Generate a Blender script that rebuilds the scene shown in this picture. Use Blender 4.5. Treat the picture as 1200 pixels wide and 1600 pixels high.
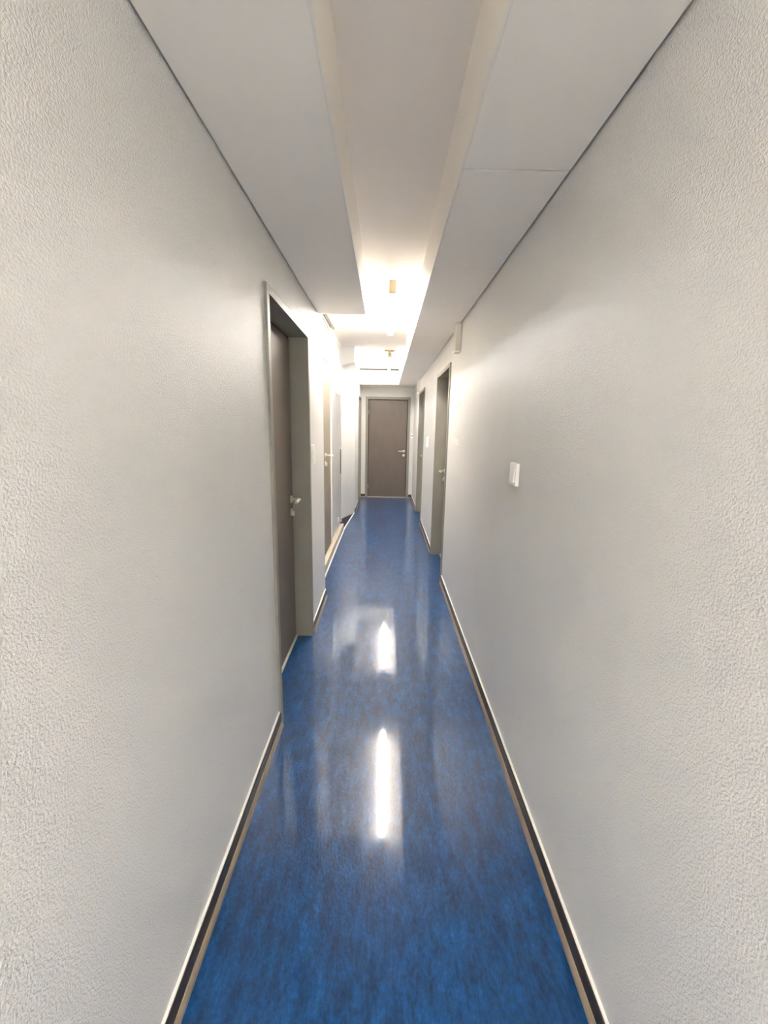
import bpy, bmesh, math
from mathutils import Matrix, Vector

# ------------------------------------------------------------------ clear
for o in list(bpy.data.objects):
    bpy.data.objects.remove(o, do_unlink=True)
SC = bpy.context.scene
COL = SC.collection

# ------------------------------------------------------------------ camera
EYE = Vector((0.0, 0.0, 1.46))
RIGHT = Vector((0.99983125, 0.00511724, 0.01764348))
DOWN = Vector((0.01830744, -0.197986, -0.98003387))
FWD = Vector((-0.0015219, 0.98019149, -0.19804627))
cd = bpy.data.cameras.new('camera')
cd.sensor_fit = 'AUTO'
cd.sensor_width = 36.0
cd.lens = 658.4756 / 1600.0 * 36.0
cd.clip_start = 0.02
cam = bpy.data.objects.new('camera', cd)
COL.objects.link(cam)
m = Matrix.Identity(4)
for r in range(3):
    m[r][0] = RIGHT[r]; m[r][1] = -DOWN[r]; m[r][2] = -FWD[r]; m[r][3] = EYE[r]
cam.matrix_world = m
SC.camera = cam

# ------------------------------------------------------------------ world, exposure
w = bpy.data.worlds.new('world')
SC.world = w
w.use_nodes = True
w.node_tree.nodes['Background'].inputs[0].default_value = (0.05, 0.05, 0.05, 1)
w.node_tree.nodes['Background'].inputs[1].default_value = 0.2
SC.view_settings.view_transform = 'Standard'
SC.view_settings.look = 'None'
SC.view_settings.gamma = 1.0
SC.view_settings.use_curve_mapping = False
SC.view_settings.exposure = 4.08
TUBE_POWER = 16.0        # emission of the fluorescent tubes
TUBE_COLOR = (1.0, 0.99, 0.985)
SC.cycles.max_bounces = 12
SC.cycles.diffuse_bounces = 9
SC.cycles.glossy_bounces = 6
SC.cycles.sample_clamp_indirect = 8.0

# ------------------------------------------------------------------ main dimensions (metres)
XL, XR = -0.503, 0.557          # corridor walls
ZS, ZT = 2.2373, 2.5155         # lowered side soffits / ceiling between them
XSL, XSR = -0.1615, 0.2208      # inner edges of the soffits
YB, YE = -2.75, 8.76             # added bounce wall behind the camera / end wall
XW2 = -0.516                    # left wall beyond the alcove
XA = -0.623                     # plane of the alcove doors


# ------------------------------------------------------------------ materials
def lin(c):
    return tuple((v / 255 / 12.92) if v / 255 <= 0.04045 else ((v / 255 + 0.055) / 1.055) ** 2.4 for v in c) + (1.0,)


def new_mat(name):
    mt = bpy.data.materials.new(name)
    mt.use_nodes = True
    nt = mt.node_tree
    return mt, nt, nt.nodes['Principled BSDF']


def node(nt, typ, **kw):
    n = nt.nodes.new(typ)
    for k, v in kw.items():
        setattr(n, k, v)
    return n


def noise(nt, scale, detail=2.0, rough=0.5, stretch=(1, 1, 1)):
    tc = node(nt, 'ShaderNodeTexCoord')
    mp = node(nt, 'ShaderNodeMapping')
    mp.inputs['Scale'].default_value = stretch
    nz = node(nt, 'ShaderNodeTexNoise')
    nz.inputs['Scale'].default_value = scale
    nz.inputs['Detail'].default_value = detail
    nz.inputs['Roughness'].default_value = rough
    nt.links.new(tc.outputs['Object'], mp.inputs['Vector'])
    nt.links.new(mp.outputs['Vector'], nz.inputs['Vector'])
    return nz.outputs['Fac']


def ramp(nt, fac, stops):
    r = node(nt, 'ShaderNodeValToRGB')
    while len(r.color_ramp.elements) < len(stops):
        r.color_ramp.elements.new(0.5)
    for e, (p, c) in zip(r.color_ramp.elements, stops):
        e.position = p
        e.color = c
    nt.links.new(fac, r.inputs['Fac'])
    return r.outputs['Color']


def bump(nt, bsdf, height, strength, dist):
    b = node(nt, 'ShaderNodeBump')
    b.inputs['Strength'].default_value = strength
    b.inputs['Distance'].default_value = dist
    nt.links.new(height, b.inputs['Height'])
    nt.links.new(b.outputs['Normal'], bsdf.inputs['Normal'])


def painted(name, rgb, rough=0.5, var=0.04, nscale=6.0, bscale=None, bstr=0.3, bdist=0.001, metallic=0.0, spec=0.5,
            stretch=(1, 1, 1)):
    mt, nt, b = new_mat(name)
    c = lin(rgb)
    lo = tuple(max(0, v * (1 - var)) for v in c[:3]) + (1,)
    hi = tuple(min(1, v * (1 + var)) for v in c[:3]) + (1,)
    f = noise(nt, nscale, 3.0, 0.6, stretch)
    nt.links.new(ramp(nt, f, [(0.3, lo), (0.7, hi)]), b.inputs['Base Color'])
    b.inputs['Roughness'].default_value = rough
    b.inputs['Metallic'].default_value = metallic
    b.inputs['Specular IOR Level'].default_value = spec
    if bscale:
        bump(nt, b, noise(nt, bscale, 2.0, 0.55), bstr, bdist)
    return mt


M = {}
M['wall'] = painted('wall_paint', (223, 221.5, 218), 0.36, 0.02, 3.0, 215.0, 0.75, 0.005, spec=0.5)
M['ceiling'] = painted('ceiling_paint', (247, 240.5, 233), 0.6, 0.012, 2.0, 160.0, 0.08, 0.001)
M['soffit'] = painted('soffit_board', (247, 242, 234), 0.5, 0.012, 2.0, 120.0, 0.06, 0.001)
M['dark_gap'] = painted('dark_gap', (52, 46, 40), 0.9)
M['frame'] = painted('steel_frame_paint', (148, 144, 133), 0.42, 0.04, 5.0)
M['leaf'] = painted('door_leaf_laminate', (110, 98, 88), 0.38, 0.05, 9.0, stretch=(1, 1, 0.3))
M['edge'] = painted('door_edge_dark', (40, 34, 32), 0.8)  # near-black strip around each door leaf
M['steel'] = painted('satin_nickel', (226, 219, 206), 0.30, 0.03, 40.0, metallic=0.55)
M['taupe'] = painted('taupe_door_paint', (138, 128, 112), 0.5, 0.05, 6.0)
M['cabinet'] = painted('grey_cabinet_paint', (190, 190, 188), 0.32, 0.04, 5.0, stretch=(1, 1, 0.15))
M['white_plastic'] = painted('white_plastic', (250, 248, 242), 0.3, 0.01)
M['grey_plastic'] = painted('grey_plastic', (214, 209, 198), 0.4, 0.02)
M['black'] = painted('black_plastic', (14, 14, 15), 0.4, 0.05)
M['base_dark'] = painted('brown_skirting', (62, 51, 42), 0.35, 0.12, 14.0)
M['base_foot'] = painted('tan_skirting_foot', (158, 142, 122), 0.3, 0.08, 20.0)
M['sill'] = painted('beige_sill', (205, 193, 172), 0.5, 0.05, 12.0)
M['white_trim'] = painted('white_trim', (238, 236, 230), 0.35, 0.02)
M['navy'] = painted('navy_shaded_floor', (14, 16, 48), 0.6, 0.15, 30.0)  # shade of the alcove corner put into the floor colour
M['threshold'] = painted('threshold_metal', (214, 208, 196), 0.3, 0.04, 30.0, metallic=0.3)
M['batten'] = painted('luminaire_metal', (188, 172, 142), 0.4, 0.02)

# blue marbled linoleum, polished
mt, nt, b = new_mat('blue_linoleum')
streak = noise(nt, 11.0, 7.0, 0.7, (2.6, 0.9, 1.0))
speck = noise(nt, 85.0, 4.0, 0.7, (1.3, 0.7, 1.0))
broad = noise(nt, 2.2, 3.0, 0.6, (1.4, 0.6, 1.0))
mx = node(nt, 'ShaderNodeMath', operation='MULTIPLY_ADD')
nt.links.new(streak, mx.inputs[0]); mx.inputs[1].default_value = 0.5
mx2 = node(nt, 'ShaderNodeMath', operation='MULTIPLY_ADD')
nt.links.new(speck, mx2.inputs[0]); mx2.inputs[1].default_value = 0.32
mx3 = node(nt, 'ShaderNodeMath', operation='MULTIPLY')
nt.links.new(broad, mx3.inputs[0]); mx3.inputs[1].default_value = 0.18
nt.links.new(mx3.outputs[0], mx2.inputs[2])
nt.links.new(mx2.outputs[0], mx.inputs[2])
col = ramp(nt, mx.outputs[0], [(0.35, lin((0, 30, 62))), (0.47, lin((0, 56, 104))), (0.55, lin((2, 74, 132))), (0.67, lin((32, 102, 156)))])
nt.links.new(col, b.inputs['Base Color'])
b.inputs['Roughness'].default_value = 0.36
b.inputs['Specular IOR Level'].default_value = 0.3
b.inputs['Coat Weight'].default_value = 0.8
b.inputs['Coat Roughness'].default_value = 0.065
b.inputs['Coat IOR'].default_value = 1.5
bump(nt, b, noise(nt, 95.0, 3.0, 0.65, (1.4, 0.7, 1.0)), 0.8, 0.002)
M['floor'] = mt

# fluorescent tubes: nearer, farther dimmed, and the added one behind the viewer
for key, out in (('tube', 0.50), ('tube_far', 0.40), ('tube_fill', 0.98)):
    mt, nt, b = new_mat('fluorescent_' + key)
    b.inputs['Base Color'].default_value = (0.9, 0.9, 0.88, 1)
    b.inputs['Emission Color'].default_value = TUBE_COLOR + (1,)
    b.inputs['Emission Strength'].default_value = TUBE_POWER * out
    M[key] = mt


# ------------------------------------------------------------------ mesh helpers
class MB:
    """collects boxes, prisms and tubes into one mesh"""
    def __init__(self):
        self.bm = bmesh.new()

    def box(self, x0, x1, y0, y1, z0, z1, bev=0.0, seg=2):
        v = [self.bm.verts.new((x, y, z)) for x in (x0, x1) for y in (y0, y1) for z in (z0, z1)]
        idx = [(0, 1, 3, 2), (4, 6, 7, 5), (0, 4, 5, 1), (2, 3, 7, 6), (0, 2, 6, 4), (1, 5, 7, 3)]
        fs = [self.bm.faces.new([v[i] for i in f]) for f in idx]
        if bev:
            es = list({e for f in fs for e in f.edges})
            bmesh.ops.bevel(self.bm, geom=es, offset=bev, segments=seg, affect='EDGES', profile=0.5)
        return self

    def prism(self, pts, z0, z1):
        a = [self.bm.verts.new((x, y, z0)) for x, y in pts]
        c = [self.bm.verts.new((x, y, z1)) for x, y in pts]
        n = len(pts)
        self.bm.faces.new(a[::-1]); self.bm.faces.new(c)
        for i in range(n):
            self.bm.faces.new((a[i], a[(i + 1) % n], c[(i + 1) % n], c[i]))
        return self

    def hexa(self, pts8):
        """8 corners: 4 bottom (ccw) then 4 top"""
        v = [self.bm.verts.new(p) for p in pts8]
        for f in ((3, 2, 1, 0), (4, 5, 6, 7), (0, 1, 5, 4), (1, 2, 6, 5), (2, 3, 7, 6), (3, 0, 4, 7)):
            self.bm.faces.new([v[i] for i in f])
        return self

    def sweep(self, path, radii, seg=16, flat=1.0):
        path = [Vector(p) for p in path]
        if not hasattr(radii, '__len__'):
            radii = [radii] * len(path)
        rings = []
        up = None
        for i, p in enumerate(path):
            a = path[max(i - 1, 0)]; c = path[min(i + 1, len(path) - 1)]
            t = (c - a).normalized()
            if up is None:
                up = Vector((0, 0, 1)) if abs(t.z) < 0.9 else Vector((1, 0, 0))
            s = t.cross(up).normalized(); n = s.cross(t).normalized(); up = n
            rings.append([self.bm.verts.new(p + (s * math.cos(2 * math.pi * k / seg) + n * flat * math.sin(2 * math.pi * k / seg)) * radii[i]) for k in range(seg)])
        for r0, r1 in zip(rings, rings[1:]):
            for k in range(seg):
                f = self.bm.faces.new((r0[k], r0[(k + 1) % seg], r1[(k + 1) % seg], r1[k])); f.smooth = True
        self.bm.faces.new(rings[0][::-1]); self.bm.faces.new(rings[-1])
        return self

    def build(self, name, mat, parent=None, loc=(0, 0, 0)):
        bmesh.ops.recalc_face_normals(self.bm, faces=self.bm.faces[:])
        me = bpy.data.meshes.new(name)
        self.bm.to_mesh(me); self.bm.free()
        me.materials.append(M[mat])
        o = bpy.data.objects.new(name, me)
        COL.objects.link(o)
        o.location = loc
        if parent is not None:
            o.parent = parent
        return o


def tag(o, label, cat, kind=None, group=None):
    o['label'] = label
    o['category'] = cat
    if kind:
        o['kind'] = kind
    if group:
        o['group'] = group
    return o


def empty(name, loc, rz=0.0):
    o = bpy.data.objects.new(name, None)
    o.empty_display_size = 0.1
    COL.objects.link(o)
    o.location = loc
    o.rotation_euler = (0, 0, rz)
    return o


# ------------------------------------------------------------------ door positions
FACE = 0.036                     # width of the steel frame's front face
# (name, outer y0, outer y1, outer height)
LD1 = (1.838, 2.785, 2.025)
RD1 = (3.842, 4.790, 2.020)
RD2 = (6.350, 7.330, 2.035)
LD4 = (7.960, 8.700, 2.030)
ED = (-0.420, 0.483, 2.052)      # end door, along x
CUT = 0.015                      # masonry opening sits this far inside the outer frame edge

# ------------------------------------------------------------------ structure: floor
fl = MB().box(-1.1, 1.1, YB - 0.2, YE + 0.3, -0.08, 0.0).build('floor', 'floor')
tag(fl, 'polished blue marbled linoleum floor running down the corridor', 'floor', 'structure')


def wall_with_doors(mb, xa, xb, y0, y1, doors, ztop):
    y = y0
    for d0, d1, h in sorted(doors):
        mb.box(xa, xb, y, d0 + CUT, 0, ztop)
        mb.box(xa, xb, d0 + CUT, d1 - CUT, h - CUT, ztop)
        y = d1 - CUT
    mb.box(xa, xb, y, y1, 0, ztop)
    return mb


YLE = 3.445                      # left wall ends here at the alcove
wl = wall_with_doors(MB(), -0.85, XL, YB, YLE, [LD1], ZT).build('wall_left', 'wall')
tag(wl, 'long white textured wall on the left, with the nearest dark door in it', 'wall', 'structure')
wr = wall_with_doors(MB(), XR, 0.95, YB, YE, [RD1, RD2], ZT).build('wall_right', 'wall')
tag(wr, 'long white textured wall on the right, with two door openings', 'wall', 'structure')

# left wall beyond the alcove, starting with a splayed piece
mb = MB()
mb.prism([(-0.85, 6.40), (-0.745, 6.46), (-0.531, 7.06), (XW2, 7.12), (XW2, LD4[0] + CUT), (-0.85, LD4[0] + CUT)], 0, ZT)
mb.box(-0.85, XW2, LD4[0] + CUT, LD4[1] - CUT, LD4[2] - CUT, ZT)
mb.box(-0.85, XW2, LD4[1] - CUT, YE, 0, ZT)
tag(mb.build('wall_left_far', 'wall'), 'short white wall on the left beyond the grey cabinet alcove, splayed at its near end', 'wall', 'structure')
# alcove back wall (behind taupe door and cabinet)
ab = MB().box(-1.0, -0.86, YLE, 6.5, 0, ZT).build('wall_alcove', 'wall')
tag(ab, 'white wall at the back of the left alcove behind the cabinet', 'wall', 'structure')

# end wall with the end door
mb = MB()
mb.box(-1.0, ED[0] + CUT, YE, YE + 0.25, 0, ZT)
mb.box(ED[1] - CUT, 1.0, YE, YE + 0.25, 0, ZT)
mb.box(ED[0] + CUT, ED[1] - CUT, YE, YE + 0.25, ED[2] - CUT, ZT)
tag(mb.build('wall_end', 'wall'), 'white end wall around the brown door at the end of the corridor', 'wall', 'structure')
wb = MB().box(-1.0, 1.0, YB - 0.2, YB, 0, ZT).build('wall_back', 'wall')  # unseen wall set close behind the viewer to bounce light forward
tag(wb, 'unseen white wall added behind the viewer to close the corridor and bounce light', 'wall', 'structure')

# ------------------------------------------------------------------ structure: ceiling and soffits
ce = MB().box(-1.1, 1.1, YB - 0.2, YE + 0.3, ZT, ZT + 0.12).build('ceiling', 'ceiling')
tag(ce, 'off-white ceiling with lowered boxed soffits along both sides', 'ceiling', 'structure')
YSL = 3.21                       # left soffit ends here
TH = 0.016
# left soffit: panels underneath and fascia boards up the side
cuts = [YB, -1.2, YSL]
for a, c in zip(cuts, cuts[1:]):
    MB().box(XL + 0.006, XSL, a + 0.001, c - 0.001, ZS, ZS + TH, 0.0015, 1).build('soffit_panel', 'soffit', ce)
MB().box(XSL - TH, XSL - 0.001, YB, YSL, ZS + TH + 0.0005, ZT).build('fascia_board', 'soffit', ce)
MB().box(XL, XSL - TH, YSL - TH, YSL - 0.001, ZS + TH + 0.0005, ZT).build('soffit_end_board', 'soffit', ce)
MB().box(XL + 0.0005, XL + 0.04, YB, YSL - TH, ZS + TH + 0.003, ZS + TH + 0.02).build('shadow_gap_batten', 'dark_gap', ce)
# right soffit
cuts = [YB, -0.4, 1.476, 2.285, 4.97, 6.9, YE]
gaps = [0.001, 0.001, 0.008, 0.0012, 0.0015, 0.0008, 0]
for i, (a, c) in enumerate(zip(cuts, cuts[1:])):
    MB().box(XSR, XR - (0.009 if c < 6 else 0.003), a + gaps[i] / 2, c - gaps[i + 1] / 2, ZS, ZS + TH, 0.0015, 1).build('soffit_panel', 'soffit', ce)
MB().box(XSR + 0.001, XSR + TH, YB, YE, ZS + TH + 0.0005, ZT).build('fascia_board', 'soffit', ce)
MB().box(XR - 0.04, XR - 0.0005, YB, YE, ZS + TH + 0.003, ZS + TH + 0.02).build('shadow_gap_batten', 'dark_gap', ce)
for y in (1.476, 2.285, 4.97):
    MB().box(XSR + 0.02, XR - 0.045, y - 0.03, y + 0.03, ZS + TH + 0.001, ZS + TH + 0.012).build('seam_batten', 'dark_gap', ce)
# narrow metal lip along the lower edges of the recess
MB().box(XSL - 0.0005, XSL + 0.004, YB, YSL, ZS - 0.002, ZS + 0.02).build('edge_profile', 'white_trim', ce)
MB().box(XSR - 0.004, XSR + 0.0005, YB, 8.19, ZS - 0.002, ZS + 0.02).build('edge_profile', 'white_trim', ce)
# bulkhead over the end of the corridor, with a slot at its top
MB().box(XW2, XSR - 0.001, 8.20, YE, ZS, ZT - 0.024).build('end_bulkhead', 'soffit', ce)
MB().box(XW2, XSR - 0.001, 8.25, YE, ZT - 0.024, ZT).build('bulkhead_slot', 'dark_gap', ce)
# boxed duct over the alcove, with a sloping underside
MB().hexa([(-0.86, 6.0, 2.205), (-0.446, 6.0, 2.311), (-0.446, 6.85, 2.311), (-0.86, 6.85, 2.205),
           (-0.86, 6.0, ZT), (-0.446, 6.0, ZT), (-0.446, 6.85, ZT), (-0.86, 6.85, ZT)]).build('duct_boxing', 'wall', ce)


# ------------------------------------------------------------------ skirting boards
def skirt(name, p0, p1, nrm, label, end0=True):
    """p0, p1 on the wall foot; nrm points into the room"""
    p0 = Vector((p0[0], p0[1], 0)); p1 = Vector((p1[0], p1[1], 0)); n = Vector((nrm[0], nrm[1], 0))

    def strip(prof, nm, mat, parent=None):
        bm = bmesh.new()
        rows = [[bm.verts.new(p + n * d + Vector((0, 0, z))) for d, z in prof] for p in (p0, p1)]
        k = len(prof)
        for i in range(k):
            bm.faces.new((rows[0][i], rows[0][(i + 1) % k], rows[1][(i + 1) % k], rows[1][i]))
        bm.faces.new(rows[0][::-1]); bm.faces.new(rows[1])
        mb = MB(); mb.bm.free(); mb.bm = bm
        return mb.build(nm, mat, parent)
    o = strip([(0.0, 0.0), (0.012, 0.0), (0.012, 0.070), (0.010, 0.074), (0.0, 0.074)], name, 'base_dark')
    strip([(0.0121, 0.0), (0.021, 0.0), (0.020, 0.012), (0.0145, 0.024), (0.0121, 0.026)], 'foot_strip', 'base_foot', o)
    strip([(0.0, 0.0741), (0.0085, 0.0741), (0.0075, 0.0768), (0.0, 0.0768)], 'top_bead', 'white_trim', o)
    tag(o, label, 'baseboard', 'structure')
    return o


skirt('baseboard_left', (XL, YB), (XL, LD1[0] - 0.002), (1, 0), 'long brown baseboard along the near left wall up to the dark door')
skirt('baseboard_left', (XL, LD1[1] + 0.002), (XL, YLE), (1, 0), 'short brown baseboard on the left just beyond the dark door')
skirt('baseboard_left', (XW2, 7.12), (XW2, LD4[0] - 0.002), (1, 0), 'short brown baseboard on the far left wall before the end door')
skirt('baseboard_right', (XR, YB), (XR, RD1[0] - 0.002), (-1, 0), 'long brown baseboard along the near right wall')
skirt('baseboard_right', (XR, RD1[1] + 0.002), (XR, RD2[0] - 0.002), (-1, 0), 'brown baseboard between the two right-hand doors')
skirt('baseboard_right', (XR, RD2[1] + 0.002), (XR, YE), (-1, 0), 'short brown baseboard at the far end of the right wall')
skirt('baseboard_end', (XW2, YE), (ED[0] - 0.002, YE), (0, -1), 'tiny brown baseboard left of the end door')
skirt('baseboard_end', (ED[1] + 0.002, YE), (XR - 0.013, YE), (0, -1), 'tiny brown baseboard right of the end door')


# ------------------------------------------------------------------ doors (local: x along wall, y into wall, z up)
def lever(mb_parent, xl, zl, y0, d, reach=0.058, length=0.115):
    """lever handle with rose; d = +1/-1 direction of the grip along x"""
    mb = MB()
    mb.sweep([(xl, y0, zl), (xl, y0 - 0.008, zl)], [0.026, 0.024], 24)
    y1 = y0 - reach
    path = [(xl, y0 - 0.006, zl), (xl, y1 + 0.014, zl)]
    for k in range(1, 6):
        a = k / 5 * math.pi / 2
        path.append((xl + d * 0.014 * (1 - math.cos(a)), y1 + 0.014 - 0.014 * math.sin(a), zl))
    path.append((xl + d * (length - 0.004), y1, zl)); path.append((xl + d * length, y1, zl))
    mb.sweep(path, [0.0105] * (len(path) - 1) + [0.0085], 16)
    mb.build('lever_handle', 'steel', mb_parent)
    mb = MB()
    zc = zl - 0.085
    mb.sweep([(xl, y0, zc), (xl, y0 - 0.008, zc)], [0.026, 0.024], 24)
    mb.sweep([(xl, y0 - 0.006, zc), (xl, y0 - 0.022, zc)], [0.009, 0.0088], 16)
    mb.box(xl - 0.005, xl + 0.005, y0 - 0.022, y0 - 0.004, zc - 0.024, zc - 0.004, 0.003, 1)
    mb.build('lock_cylinder', 'steel', mb_parent)


def door(name, loc, rz, W, H, lock, label, recess=0.105, handle_z=0.99, proud=0.012, face=FACE):
    t = tag(empty(name, loc, rz), label, 'door', 'structure')
    fb = MB()
    i = face
    back = recess + 0.055
    # front flange, two uprights and a head
    fb.box(0, i, -proud, 0.02, 0, H)
    fb.box(W - i, W, -proud, 0.02, 0, H)
    fb.box(i, W - i, -proud, 0.02, H - i, H)
    # linings
    fb.box(CUT + 0.001, i, 0.02, back, 0, H - CUT - 0.001)
    fb.box(W - i, W - CUT - 0.001, 0.02, back, 0, H - CUT - 0.001)
    fb.box(i, W - i, 0.02, back, H - i, H - CUT - 0.001)
    fb.build('door_frame', 'frame', t)
    # rubber seal / rebate around the leaf
    sb = MB()
    g = 0.010
    sb.box(i + 0.0005, i + g, recess + 0.006, recess + 0.03, 0.006, H - i - 0.0005)
    sb.box(W - i - g, W - i - 0.0005, recess + 0.006, recess + 0.03, 0.006, H - i - 0.0005)
    sb.box(i + g, W - i - g, recess + 0.006, recess + 0.03, H - i - g, H - i - 0.0005)
    sb.build('door_seal', 'edge', t)
    lf = MB().box(i + g + 0.001, W - i - g - 0.001, recess, recess + 0.042, 0.014, H - i - g - 0.001, 0.002, 1).build('door_leaf', 'leaf', t)
    xl = (W - i - 0.062) if lock > 0 else (i + 0.062)
    lever(lf, xl, handle_z, recess - 0.0002, -lock)
    # hinges on the other side
    xh = (i + 0.012) if lock > 0 else (W - i - 0.012)
    for z in (0.24, H - 0.30):
        MB().sweep([(xh, recess - 0.006, z - 0.045), (xh, recess - 0.006, z + 0.045)], 0.007, 10).build('hinge', 'frame', lf)
    MB().box(i + 0.001, W - i - 0.001, recess - 0.012, recess + 0.05, 0.0005, 0.012, 0.003, 1).build('threshold_strip', 'threshold', t)
    return t


door('door_1', (XL, LD1[0], 0), math.pi / 2, LD1[1] - LD1[0], LD1[2], 1, 'nearest dark brown door, deep in its grey steel frame in the left wall')
door('door_2', (XR, RD1[1], 0), -math.pi / 2, RD1[1] - RD1[0], RD1[2], -1, 'nearer of the two right-hand doors, in a grey steel frame')
door('door_3', (XR, RD2[1], 0), -math.pi / 2, RD2[1] - RD2[0], RD2[2], -1, 'farther of the two right-hand doors, close to the end door')
door('door_4', (XW2, LD4[0], 0), math.pi / 2, LD4[1] - LD4[0], LD4[2], 1, 'far left door squeezed in beside the end door')
door('door_5', (ED[0], YE, 0), 0.0, ED[1] - ED[0], ED[2], 1, 'plain brown door facing the viewer at the end of the corridor', recess=0.03, handle_z=0.975, face=0.05)

# taupe door in the alcove, on a raised sill
t = tag(empty('door_6', (XA, 3.50, 0), math.pi / 2), 'taupe full-height door with a lever in the alcove, half hidden by the left wall', 'door', 'structure')
W6 = 1.345
fb = MB()
fb.box(0.0, 0.06, -0.006, 0.10, 0.10, ZT - 0.001)
fb.box(W6 - 0.046, W6, -0.012, 0.10, 0.10, ZT - 0.001, 0.002, 1)
fb.box(0.06, W6 - 0.046, -0.006, 0.10, ZT - 0.05, ZT - 0.001)
fb.build('door_frame', 'white_trim', t)
lf = MB().box(0.064, W6 - 0.05, 0.0, 0.042, 0.105, 2.10, 0.002, 1).build('door_leaf', 'taupe', t)
MB().box(0.064, W6 - 0.05, 0.0, 0.042, 2.106, ZT - 0.055, 0.002, 1).build('over_panel', 'taupe', t)
lever(lf, 0.865, 1.16, -0.0002, -1, reach=0.078)
MB().box(0.06, W6 + 0.0, -0.055, -0.02, ZT - 0.035, ZT - 0.001, 0.002, 1).build('head_closer', 'frame', t)

# raised sill in front of taupe door and cabinet
sl = tag(MB().prism([(-0.86, 3.46), (-0.5805, 3.46), (-0.5805, 5.86), (-0.86, 5.86)], 0.0, 0.098).build('trim_1', 'sill'),
         'low beige raised sill under the taupe door and grey cabinet', 'sill', 'structure')
MB().prism([(-0.5803, 3.46), (-0.570, 3.46), (-0.570, 5.86), (-0.5803, 5.86)], 0.0, 0.012).build('edge_strip', 'white_trim', sl)
kb = tag(MB().prism([(-0.590, 5.862), (-0.570, 5.862), (-0.516, 7.05), (-0.530, 7.05)], 0.0, 0.014).build('trim_2', 'white_trim'),
         'thin white kerb strip on the floor past the grey cabinet', 'trim', 'structure')
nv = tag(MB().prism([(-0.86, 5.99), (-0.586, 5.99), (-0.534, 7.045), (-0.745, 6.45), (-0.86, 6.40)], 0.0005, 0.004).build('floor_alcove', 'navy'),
         'patch of floor in the corner behind the grey cabinet, its shade coloured in as dark navy', 'floor', 'structure')

# ------------------------------------------------------------------ grey metal cabinet in the alcove (local frame like the doors)
CY0, CY1 = 4.850, 5.985
t = tag(empty('metal_cabinet', (XA, CY0, 0.0982), math.pi / 2), 'tall grey metal service cabinet with black slot handle in the left alcove', 'cabinet')
WC = CY1 - CY0
z0 = 0.0982
body = MB()
body.box(0, WC, 0.022, 0.232, 0.0005, ZT - z0 - 0.002)
body.build('cabinet_body', 'dark_gap', t)
fr = MB()
fr.box(0.0, 0.022, 0.0, 0.0215, 0.0005, ZT - z0 - 0.002)
fr.box(0.022, WC - 0.0, 0.0, 0.0215, ZT - z0 - 0.024, ZT - z0 - 0.002)
fr.box(WC - 0.016, WC, 0.0, 0.0215, 0.0005, ZT - z0 - 0.024)
fr.build('cabinet_frame', 'white_trim', t)
ZSP = 2.095 - z0
up = MB().box(0.026, WC - 0.046, 0.001, 0.021, ZSP + 0.006, ZT - z0 - 0.028, 0.002, 1).build('upper_door', 'cabinet', t)
lo = MB()
# lower door, with a slot cut for the handle
sx0, sx1, sz0, sz1 = 0.985, 1.030, 0.808 - z0, 1.150 - z0
x0, x1, zz0, zz1 = 0.026, WC - 0.046, 0.03, ZSP - 0.006
lo.box(x0, sx0, 0.001, 0.021, zz0, zz1)
lo.box(sx1, x1, 0.001, 0.021, zz0, zz1)
lo.box(sx0, sx1, 0.001, 0.021, zz0, sz0)
lo.box(sx0, sx1, 0.001, 0.021, sz1, zz1)
lo = lo.build('lower_door', 'cabinet', t)
MB().box(sx0 - 0.004, sx1 + 0.004, -0.004, 0.0185, sz0, sz1, 0.002, 1).build('slot_handle', 'black', lo)
MB().box(sx0 - 0.006, sx1 + 0.006, -0.006, 0.0005, sz1 + 0.001, sz1 + 0.022, 0.002, 1).build('slot_cap', 'white_trim', lo)
kn = MB()
kn.sweep([(0.639, 0.0009, 1.859 - z0), (0.639, -0.008, 1.859 - z0), (0.639, -0.022, 1.859 - z0), (0.639, -0.028, 1.859 - z0)], [0.026, 0.020, 0.022, 0.014], 20)
kn.build('knob', 'steel', lo)
lt = MB()
lt.box(0.640, 0.675, -0.014, 0.0009, 0.205 - z0, 0.262 - z0, 0.004, 2)
lt.build('latch', 'white_trim', lo)
for y, z in ((5.859, 1.543), (5.939, 1.440)):
    MB().sweep([(min(y - CY0, 1.07), 0.0009, z - z0), (min(y - CY0, 1.07), -0.006, z - z0)], [0.014, 0.011], 14).build('screw_cap', 'steel', lo)


# ------------------------------------------------------------------ fluorescent luminaires
def tube_light(loc, label, L=1.5, plate=False, drop=0.0, tube='tube', group='fluorescent ceiling lights'):
    t = tag(empty('tube_light', loc), label, 'ceiling light', None, group)
    MB().box(-0.026, 0.026, 0.03, L - 0.03, -0.028, -0.0005, 0.003, 2).build('batten_body', 'batten', t)
    for y in (0.0, L - 0.034):
        MB().box(-0.027, 0.027, y, y + 0.034, -0.088, -0.0005, 0.005, 2).build('lamp_holder', 'batten', t)
    zc = -0.062
    MB().sweep([(0, 0.035, zc), (0, L - 0.035, zc)], 0.021, 20).build('tube', tube, t)
    if drop:
        for y in (0.25, L - 0.25):
            MB().sweep([(0, y, -0.0004), (0, y, drop)], 0.005, 8).build('hanging_rod', 'batten', t)
    if plate:
        MB().box(-0.078, 0.066, -0.09, -0.05, -0.030, -0.0005, 0.003, 1).build('mounting_bracket', 'batten', t)
        MB().box(-0.014, 0.010, -0.09, 0.01, -0.060, -0.0305, 0.003, 1).build('bracket_arm', 'batten', t)
    return t


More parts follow.
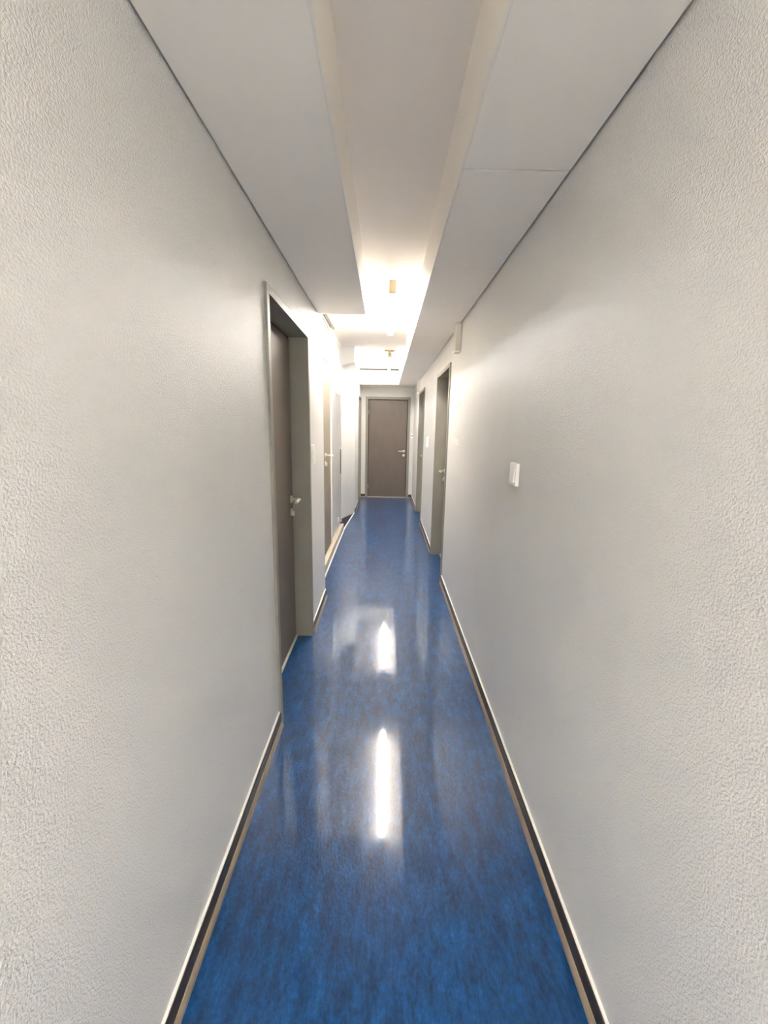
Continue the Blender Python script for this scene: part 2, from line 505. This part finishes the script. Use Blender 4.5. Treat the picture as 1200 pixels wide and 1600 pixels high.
tube_light((0.030, 3.36, ZT), 'nearer bare fluorescent tube light on the ceiling recess')
tube_light((0.034, 6.30, ZT), 'farther fluorescent tube light with a wide bracket near the end door', 1.56, True, 0.0, 'tube_far')
tube_light((0.030, -2.62, ZT - 0.42), 'added unseen fluorescent tube light on rods behind the viewer, filling the near corridor', 1.5, False, 0.42, 'tube_fill')  # unseen lamp added to brighten the near walls, soffits and ceiling


# ------------------------------------------------------------------ switches, plates, ducts
def switch(loc, rz, label, w=0.088, h=0.088, d=0.012, gangs=1, name='light_switch', cat='switch', mat='white_plastic'):
    t = tag(empty(name, loc, rz), label, cat)
    MB().box(-w / 2, w / 2, -d, -0.0003, -h / 2, h / 2, 0.003, 2).build('cover_plate', mat, t)
    hh = (h - 0.028) / gangs
    for k in range(gangs):
        zc = -h / 2 + 0.014 + hh * (k + 0.5)
        mb = MB()
        e = hh / 2 - 0.002
        wx = w / 2 - 0.014
        mb.hexa([(-wx, -d - 0.006, zc - e), (wx, -d - 0.006, zc - e), (wx, -d + 0.0005, zc - e), (-wx, -d + 0.0005, zc - e),
                 (-wx, -d - 0.001, zc + e), (wx, -d - 0.001, zc + e), (wx, -d + 0.0005, zc + e), (-wx, -d + 0.0005, zc + e)])
        mb.build('rocker', mat, t)
    return t


switch((XR, 1.793, 1.272), -math.pi / 2, 'white rocker light switch on the near right wall', 0.090, 0.094, 0.016)
switch((XL, 2.855, 1.268), math.pi / 2, 'white double switch just past the dark door on the left wall', 0.075, 0.13, 0.020, 2)
switch((XR, 5.60, 1.275), -math.pi / 2, 'white switch on the right wall between the two doors', 0.085, 0.135, 0.024, 2)
t = switch((0.532, YE, 1.288), 0.0, 'small white plate with a black slot beside the end door', 0.040, 0.085, 0.012, 1, 'wall_plate', 'plate')
MB().box(-0.016, 0.016, -0.0215, -0.0125, -0.007, 0.010, 0.002, 1).build('card_slot', 'black', t)


def duct(y, z0, z1, d, wy, label):
    t = tag(empty('cable_duct', (XR, y, z0), -math.pi / 2), label, 'cable duct')
    h = z1 - z0
    MB().box(-wy / 2, wy / 2, -d, -0.0003, 0.012, h - 0.0012, 0.003, 1).build('duct_cover', 'grey_plastic', t)
    MB().box(-wy / 2 - 0.003, wy / 2 + 0.003, -d - 0.003, -0.0003, 0.0, 0.0118, 0.002, 1).build('end_cap', 'white_plastic', t)
    return t


duct(3.435, 2.030, ZS, 0.045, 0.10, 'short grey cable duct under the right soffit before the nearer right door')
duct(7.46, 2.030, ZS, 0.042, 0.12, 'short grey cable duct in the far right corner by the end door')
# remnants of adhesive strips on the right wall
for k, (z, dz) in enumerate(((1.628, 0.012), (1.355, -0.012))):
    t = tag(empty('adhesive_strip', (XR, 3.41, z), -math.pi / 2),
            ('upper' if k == 0 else 'lower') + ' pair of pale sticky strips left on the right wall near the door', 'sticky strip', None, 'sticky strips on the right wall')
    for q in (-0.012, 0.012):
        MB().hexa([(-0.13, -0.003, q - dz), (0.13, -0.003, q + dz), (0.13, -0.0003, q + dz), (-0.13, -0.0003, q - dz),
                   (-0.13, -0.003, q + 0.009 - dz), (0.13, -0.003, q + 0.009 + dz), (0.13, -0.0003, q + 0.009 + dz), (-0.13, -0.0003, q + 0.009 - dz)]).build('strip', 'white_trim', t)
